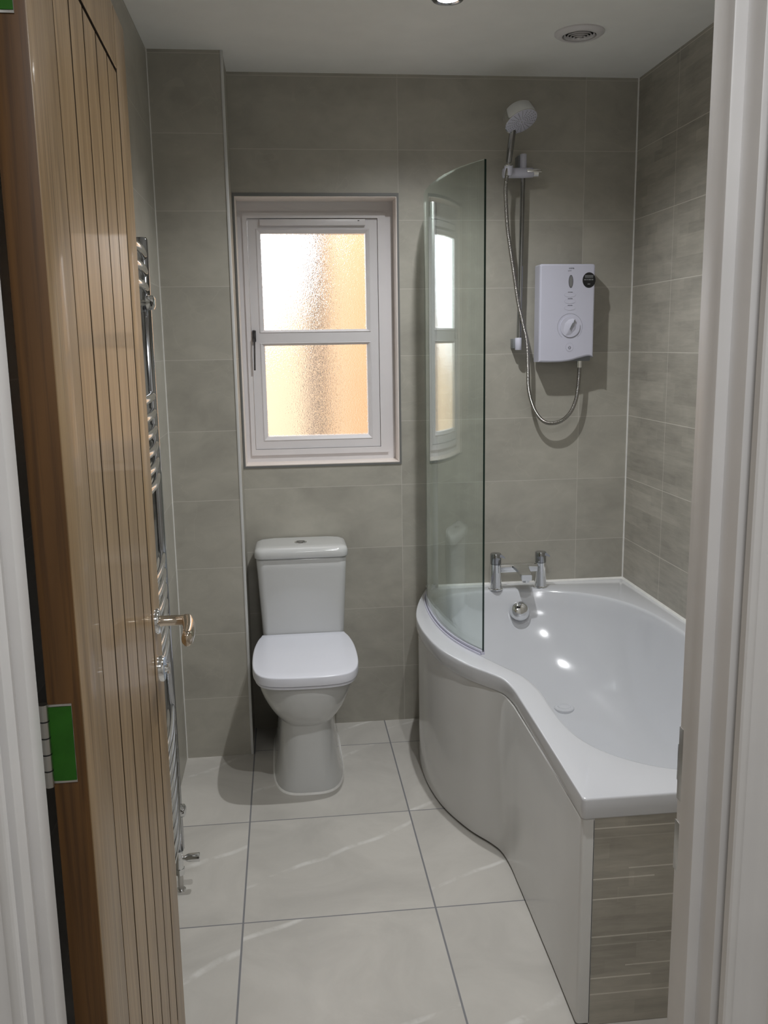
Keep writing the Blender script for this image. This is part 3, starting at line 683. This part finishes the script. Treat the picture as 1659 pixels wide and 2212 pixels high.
link('water_outlet', cyl(bmesh.new(), (1.556, -0.05, 1.428), (1.556, -0.05, 1.456), 0.0105, 24), M['chrome'], un)

# ------------------------------------------------------------------ riser rail and slider
rl = thing('shower_riser_rail', 'chrome riser rail with white slider on the back wall', 'shower rail', (1.313, -0.05, 1.5))
link('rail', cyl(bmesh.new(), (1.3130, -0.052, 1.515), (1.3235, -0.052, 2.20), 0.0088, 24), M['darkchrome'], rl)
for (xx, z0, z1) in ((1.3118, 1.499, 1.545), (1.3230, 2.160, 2.212)):
    b_ = link('bracket', lathe(bmesh.new(), [(0, 0.0112), (0.002, 0.0125), (z1 - z0 - 0.002, 0.0125), (z1 - z0, 0.0112)], (xx, -0.052, z0), (0, 0, 1), 28), M['lilac'], rl)
    link('wall_mount', B(xx - 0.018, xx + 0.006, -0.046, 0.0, z0 + 0.006, z1 - 0.003, bev=0.003), M['greyplastic'], b_)
bm = bmesh.new(); lathe(bm, [(0, 0.0150), (0.002, 0.0175), (0.078, 0.0185), (0.112, 0.0170), (0.1135, 0.016)], (1.2440, -0.060, 2.1430), (1, 0, 0.02), 32)
sl = link('slider', bm, M['lilac'], rl)
bm = bmesh.new(); lathe(bm, [(0, 0.0165), (0.018, 0.0165), (0.020, 0.0150)], (1.3580, -0.060, 2.1455), (1, 0, 0.02), 28); link('clamp_knob', bm, M['chrome'], sl)
link('clamp_lever', B(1.3300, 1.3860, -0.0830, -0.074, 2.1430, 2.1540, bev=0.002), M['chrome'], sl)
bm = bmesh.new(); lathe(bm, [(0, 0.0150), (0.035, 0.0158)], (1.2540, -0.098, 2.1280), (0.05, -0.1, 1), 28); link('handset_cradle', bm, M['lilac'], sl)

# ------------------------------------------------------------------ handset and hose
hs = thing('shower_handset', 'round chrome and white shower handset resting in the slider', 'shower head', (1.255, -0.1, 2.13))
hc = Vector((1.2840, -0.150, 2.3130)); ax = Vector((0.26, -0.45, -0.85)).normalized(); p0 = Vector((1.2480, -0.104, 2.125))
p1 = Vector((1.2680, -0.118, 2.300)); d_ = p1 - p0; LH = d_.length
link('collar', lathe(bmesh.new(), [(0, 0.0085), (0.032, 0.0085), (0.037, 0.0150), (0.042, 0.0150), (0.046, 0.009)], p0, d_, 24), M['chrome'], hs)
bm = bmesh.new(); lathe(bm, [(0.040, 0.0085), (0.052, 0.0110), (0.10, 0.0122), (LH, 0.0120)], p0, d_, 12); link('grip', bm, M['darkchrome'], hs, ang=20)
hc = Vector((1.2840, -0.150, 2.3130)); ax = Vector((0.26, -0.45, -0.85)).normalized()
head = link('head', lathe(bmesh.new(), [(-0.040, 0.040), (-0.035, 0.052), (-0.026, 0.0590), (0.010, 0.0620), (0.0135, 0.0615), (0.0135, 0.057)], hc, ax, 48), M['chrome'], hs)
fp = link('spray_plate', lathe(bmesh.new(), [(0.010, 0.0585), (0.0138, 0.0585), (0.0148, 0.0570), (0.0152, 0.02), (0.0152, 0.002)], hc, ax, 48), M['lilac'], hs)
u_, w_ = frame_from(ax); bm = bmesh.new()
for k in range(20):
    a = 2 * PI * k / 20; dr = u_ * math.cos(a) + w_ * math.sin(a); tg = ax.cross(dr)
    for j in range(6):
        if k % 2 and j == 0: continue
        c_ = hc + ax * 0.0148 + dr * (0.014 + 0.0076 * j)
        lathe(bm, [(0, 0.0016), (0.0014, 0.0012)], c_, ax, 6)
tag(link('nozzles', bm, M['greyplastic'], fp, smooth=False), 'grey rubber nozzles', kind='stuff')
link('fixing_cap', lathe(bmesh.new(), [(0, 0.003), (0.003, 0.002)], hc + ax * 0.014 + frame_from(ax)[1] * 0.0, ax, 10), M['chrome'], fp)
hp = [(1.2485, -0.104, 2.126), (1.2435, -0.108, 2.09), (1.2445, -0.1044, 2.0556), (1.2537, -0.0951, 1.9556), (1.2674, -0.0876, 1.8748), (1.2888, -0.0775, 1.7624), (1.3043, -0.0740, 1.6741), (1.3240, -0.0720, 1.5962), (1.3400, -0.070, 1.5288), (1.3480, -0.064, 1.4317), (1.3520, -0.058, 1.3620), (1.3646, -0.054, 1.3052), (1.3859, -0.052, 1.2568), (1.4165, -0.050, 1.2231), (1.4501, -0.050, 1.2140), (1.4885, -0.050, 1.2233), (1.5240, -0.050, 1.2555), (1.5460, -0.050, 1.3082), (1.5540, -0.050, 1.3733), (1.556, -0.050, 1.4300)]
hose = link('shower_hose', tube(bmesh.new(), catmull(hp, 10), 0.0072, 14, uv=True), M['hose'], ang=80)
tag(hose, 'ribbed metal shower hose looping from the handset down to the heater box', 'hose')

# ------------------------------------------------------------------ toilet
tx = 0.4535
wc = thing('toilet', 'white close-coupled toilet with closed lid against the back wall', 'toilet', (tx, -0.3, 0))
def sup(cx_, hw, yb_, yf, z, n=2.6, N=64, nb=None):
    yc, hy = (yb_ + yf) / 2, (yb_ - yf) / 2; out = []
    for i in range(N):
        a = 2 * PI * i / N; c_, s_ = math.cos(a), math.sin(a); e = n if s_ < 0 else (nb or 6)
        out.append((cx_ + hw * math.copysign(abs(c_) ** (2 / e), c_), yc + hy * math.copysign(abs(s_) ** (2 / e), s_), z))
    return out
cs = [(0.0, .1255, -.586, 3.4), (0.004, .1255, -.586, 3.4), (0.02, .122, -.582, 3.4), (0.07, .1130, -.574, 3.3), (0.13, .1065, -.566, 3.2), (0.19, .1035, -.560, 3.1), (0.235, .1025, -.558, 3.0), (0.243, .1045, -.561, 2.9), (0.250, .1140, -.573, 2.8), (0.260, .1235, -.585, 2.7), (0.275, .1350, -.599, 2.6), (0.295, .1470, -.612, 2.6), (0.32, .1590, -.624, 2.6), (0.345, .1680, -.632, 2.6), (0.37, .1735, -.638, 2.6), (0.395, .1755, -.640, 2.6), (0.406, .174, -.639, 2.6), (0.410, .168, -.634, 2.6)]
bm = bmesh.new(); loft(bm, [sup(tx + 0.0, hw, -0.03 if z < .3 else -0.012, yf, z, n) for z, hw, yf, n in cs]); link('pan', bm, M['ceramic'], wc, ang=55)
bm = bmesh.new(); q0 = sup(tx, .1255, -.03, -.586, 0, 3.4)
loft(bm, [[(x + (x - tx) * 0.0, y, 0.0) for x, y, z in sup(tx, .130, -.026, -.5915, 0, 3.4)], [(x, y, 0.003) for x, y, z in sup(tx, .129, -.027, -.590, 0, 3.4)], [(x, y, 0.006) for x, y, z in sup(tx, .1255, -.03, -.586, 0, 3.4)]])
tag(link('silicone_bead', bm, M['silicone'], wc, ang=60), 'white sealant line around the foot')
plan = catmull([(-.156, -.186, 0), (-.160, -.205, 0), (-.170, -.245, 0), (-.181, -.33, 0), (-.1845, -.44, 0), (-.180, -.54, 0), (-.163, -.605, 0), (-.130, -.640, 0), (-.075, -.6545, 0), (0, -.658, 0), (.075, -.6545, 0), (.130, -.640, 0), (.163, -.605, 0), (.180, -.54, 0), (.1845, -.44, 0), (.181, -.33, 0), (.170, -.245, 0), (.160, -.205, 0), (.156, -.186, 0)], 6)
plan = [(v.x, v.y) for v in plan]
def pl(ins, z):
    out = []
    for x, y in plan:
        cy = -.42; k = 1 - ins / max(0.12, math.hypot(x, y - cy)); out.append((tx + x * k, cy + (y - cy) * k, z))
    return out
bm = bmesh.new(); loft(bm, [pl(.010, .408), pl(.006, .410), pl(.006, .417), pl(.010, .4185)]); link('seat', bm, M['seat'], wc, ang=50)
bm = bmesh.new(); loft(bm, [pl(.004, .4195), pl(.0005, .4215), pl(.0, .4245), pl(.0, .4485), pl(.0008, .4508), pl(.0028, .4525), pl(.006, .4532), pl(.05, .4540)]); link('lid', bm, M['seat'], wc, ang=50)
def rrect(x0, x1, y0, y1, r, z, n=6):
    out = []
    for cx_, cy_, a0 in ((x1 - r, y1 - r, 0), (x0 + r, y1 - r, 90), (x0 + r, y0 + r, 180), (x1 - r, y0 + r, 270)):
        for i in range(n + 1):
            a = math.radians(a0 + 90 * i / n); out.append((cx_ + r * math.cos(a), cy_ + r * math.sin(a), z))
    return out
cx_ = 0.4555
bm = bmesh.new(); loft(bm, [rrect(cx_ - hw, cx_ + hw, yf, -.014, r, z) for z, hw, yf, r in ((.408, .150, -.178, .02), (.43, .154, -.183, .022), (.50, .157, -.186, .024), (.60, .162, -.190, .026), (.70, .167, -.194, .028), (.741, .1690, -.196, .03), (.746, .166, -.193, .03))])
link('cistern', bm, M['ceramic'], wc, ang=50)
bm = bmesh.new(); loft(bm, [rrect(cx_ - hw, cx_ + hw, yf, -.008, r, z) for z, hw, yf, r in ((.747, .168, -.196, .03), (.7485, .1735, -.2015, .033), (.752, .1755, -.2035, .035), (.772, .1750, -.203, .036), (.780, .1715, -.199, .036), (.7855, .164, -.191, .035), (.788, .150, -.178, .03), (.7885, .12, -.15, .025))])
cl = link('cistern_lid', bm, M['ceramic'], wc, ang=50)
bm = bmesh.new(); lathe(bm, [(-.002, .0235), (.002, .0235), (.0035, .0215)], (cx_, -.105, .7885), (0, 0, 1), 36); fb = link('flush_button', bm, M['chrome'], wc)
bm = bmesh.new(); prism(bm, [(cx_ - .0165, -.112), (cx_ - 0.004, -.1215), (cx_ + .004, -.1215), (cx_ + .0165, -.112), (cx_ + .004, -.107), (cx_ - .004, -.107)], 'z', .7915, .7935); box(bm, cx_ - .015, cx_ + .015, -.1, -.09, .7915, .7935, bev=.001)
link('button_half', bm, M['darkchrome'], fb, smooth=False)
link('pan_connector', cyl(bmesh.new(), (tx, -.035, .19), (tx, -.0005, .19), .055, 28), M['ceramic'], wc)

# ------------------------------------------------------------------ towel rail
tr = thing('heated_towel_rail', 'chrome ladder towel rail on the left wall behind the open door', 'towel rail', (0.07, -1.35, 0.1))
YA, YB_ = -1.085, -1.62
def collector(y):
    bm = bmesh.new(); poly = [(0.052, y - 0.017), (0.058, y - 0.020), (0.074, y - 0.020), (0.0815, y - 0.015), (0.0835, y), (0.0815, y + 0.015), (0.074, y + 0.020), (0.058, y + 0.020), (0.052, y + 0.017)]
    loft(bm, [[(cx0 + (a - cx0) * k, y + (b - y) * k, z) for a, b in poly] for cx0, k, z in ((.068, .8, .118), (.068, 1, .122), (.068, 1, 1.796), (.068, .8, 1.802))]); return bm
def coll(y): 
    o = link('upright', collector(y), M['darkchrome'], tr, ang=75)
    return o
ca_ = coll(YA); coll(YB_)
zs = [1.757, 1.716, 1.675] + [1.409 - .0416 * i for i in range(6)] + [0.986 - .0420 * i for i in range(6)] + [0.556 - .0420 * i for i in range(8)]
for z in zs:
    pts = [(0.070 + 0.022 * math.sin(PI * k / 14), YA + (YB_ - YA) * k / 14, z) for k in range(15)]
    link('bar', tube(bmesh.new(), pts, 0.0105, 14), M['chrome'], tr)
for z in (1.640, 0.262):
    for y in (YA - 0.045, YB_ + 0.05):
        b_ = link('wall_bracket', cyl(bmesh.new(), (0.0, y, z), (0.085, y, z), 0.008, 16), M['chrome'], tr)
        link('bracket_cap', lathe(bmesh.new(), [(0, 0.017), (0.006, 0.0185), (0.018, 0.0175), (0.022, 0.010)], (0.078, y, z), (1, 0, 0), 24), M['chrome'], b_)
vl = link('valve_body', cyl(bmesh.new(), (0.069, YA - 0.012, 0.058), (0.069, YA - 0.012, 0.122), 0.0115, 20), M['chrome'], tr)
link('compression_nut', lathe(bmesh.new(), [(0, .0145), (.018, .0145)], (0.069, YA - 0.012, 0.050), (0, 0, 1), 6), M['chrome'], vl, smooth=False)
link('valve_knob', lathe(bmesh.new(), [(0.008, 0.006), (0.016, 0.007), (0.022, 0.0105), (0.026, 0.0120), (0.056, 0.0130), (0.058, 0.0115)], (0.069, YA - 0.012, 0.098), (1, 0, 0), 28), M['chrome'], vl)
link('pipe', cyl(bmesh.new(), (0.069, YA - 0.012, 0.0), (0.069, YA - 0.012, 0.06), 0.0078, 18), M['steel'], vl)
link('floor_collar', lathe(bmesh.new(), [(0, 0.0145), (0.003, 0.0135), (0.004, 0.008)], (0.069, YA - 0.012, 0.0), (0, 0, 1), 24), M['chrome'], vl)

# ------------------------------------------------------------------ ceiling fittings
def downlight(x, y, label, power):
    t_ = thing('downlight', label, 'ceiling light', (x, y, H), group='recessed ceiling lights' if False else None)
    link('rim', lathe(bmesh.new(), [(0, 0.047), (0.004, 0.0465), (0.007, 0.043), (0.006, 0.036), (0.002, 0.031), (0.0015, 0.030)], (x, y, H), (0, 0, -1), 44, cap=False), M['darkchrome'], t_)
    link('lamp', lathe(bmesh.new(), [(0, 0.0305), (0.003, 0.0305), (0.0045, 0.026)], (x, y, H), (0, 0, -1), 36), M['lampglow'], t_)
    s_ = spot_lamp('lamp_beam', (x, y, H - 0.03), power); s_.parent = t_; s_.matrix_parent_inverse = t_.matrix_world.inverted()
    return t_
downlight(0.915, -0.745, 'bright recessed ceiling light over the toilet and bath', SPOT_W)
downlight(0.915, -1.95, 'recessed ceiling light near the doorway, out of frame', SPOT2_W)
vt = thing('ceiling_vent', 'round white extractor grille in the ceiling above the bath', 'vent', (1.387, -0.483, H))
link('rim', lathe(bmesh.new(), [(0, 0.079), (0.004, 0.0785), (0.010, 0.070), (0.013, 0.062), (0.012, 0.054), (0.004, 0.053)], (1.387, -0.483, H), (0, 0, -1), 48, cap=False), M['upvc'], vt)
link('duct', lathe(bmesh.new(), [(0.0005, 0.055), (0.001, 0.055)], (1.387, -0.483, H), (0, 0, -1), 40), M['darkgap'], vt)
for k in range(5):
    r = 0.046 - k * 0.0092; zz_ = 0.007 + k * 0.0026
    link('louvre_ring', lathe(bmesh.new(), [(zz_ - 0.004, r), (zz_ + 0.002, r + 0.0032), (zz_ + 0.0035, r + 0.0025), (zz_ - 0.002, r - 0.0025)], (1.387, -0.483, H), (0, 0, -1), 40, cap=False), M['upvc'], vt)
link('centre_cap', lathe(bmesh.new(), [(0.001, 0.006), (0.021, 0.006), (0.022, 0.004)], (1.387, -0.483, H), (0, 0, -1), 20), M['upvc'], vt)
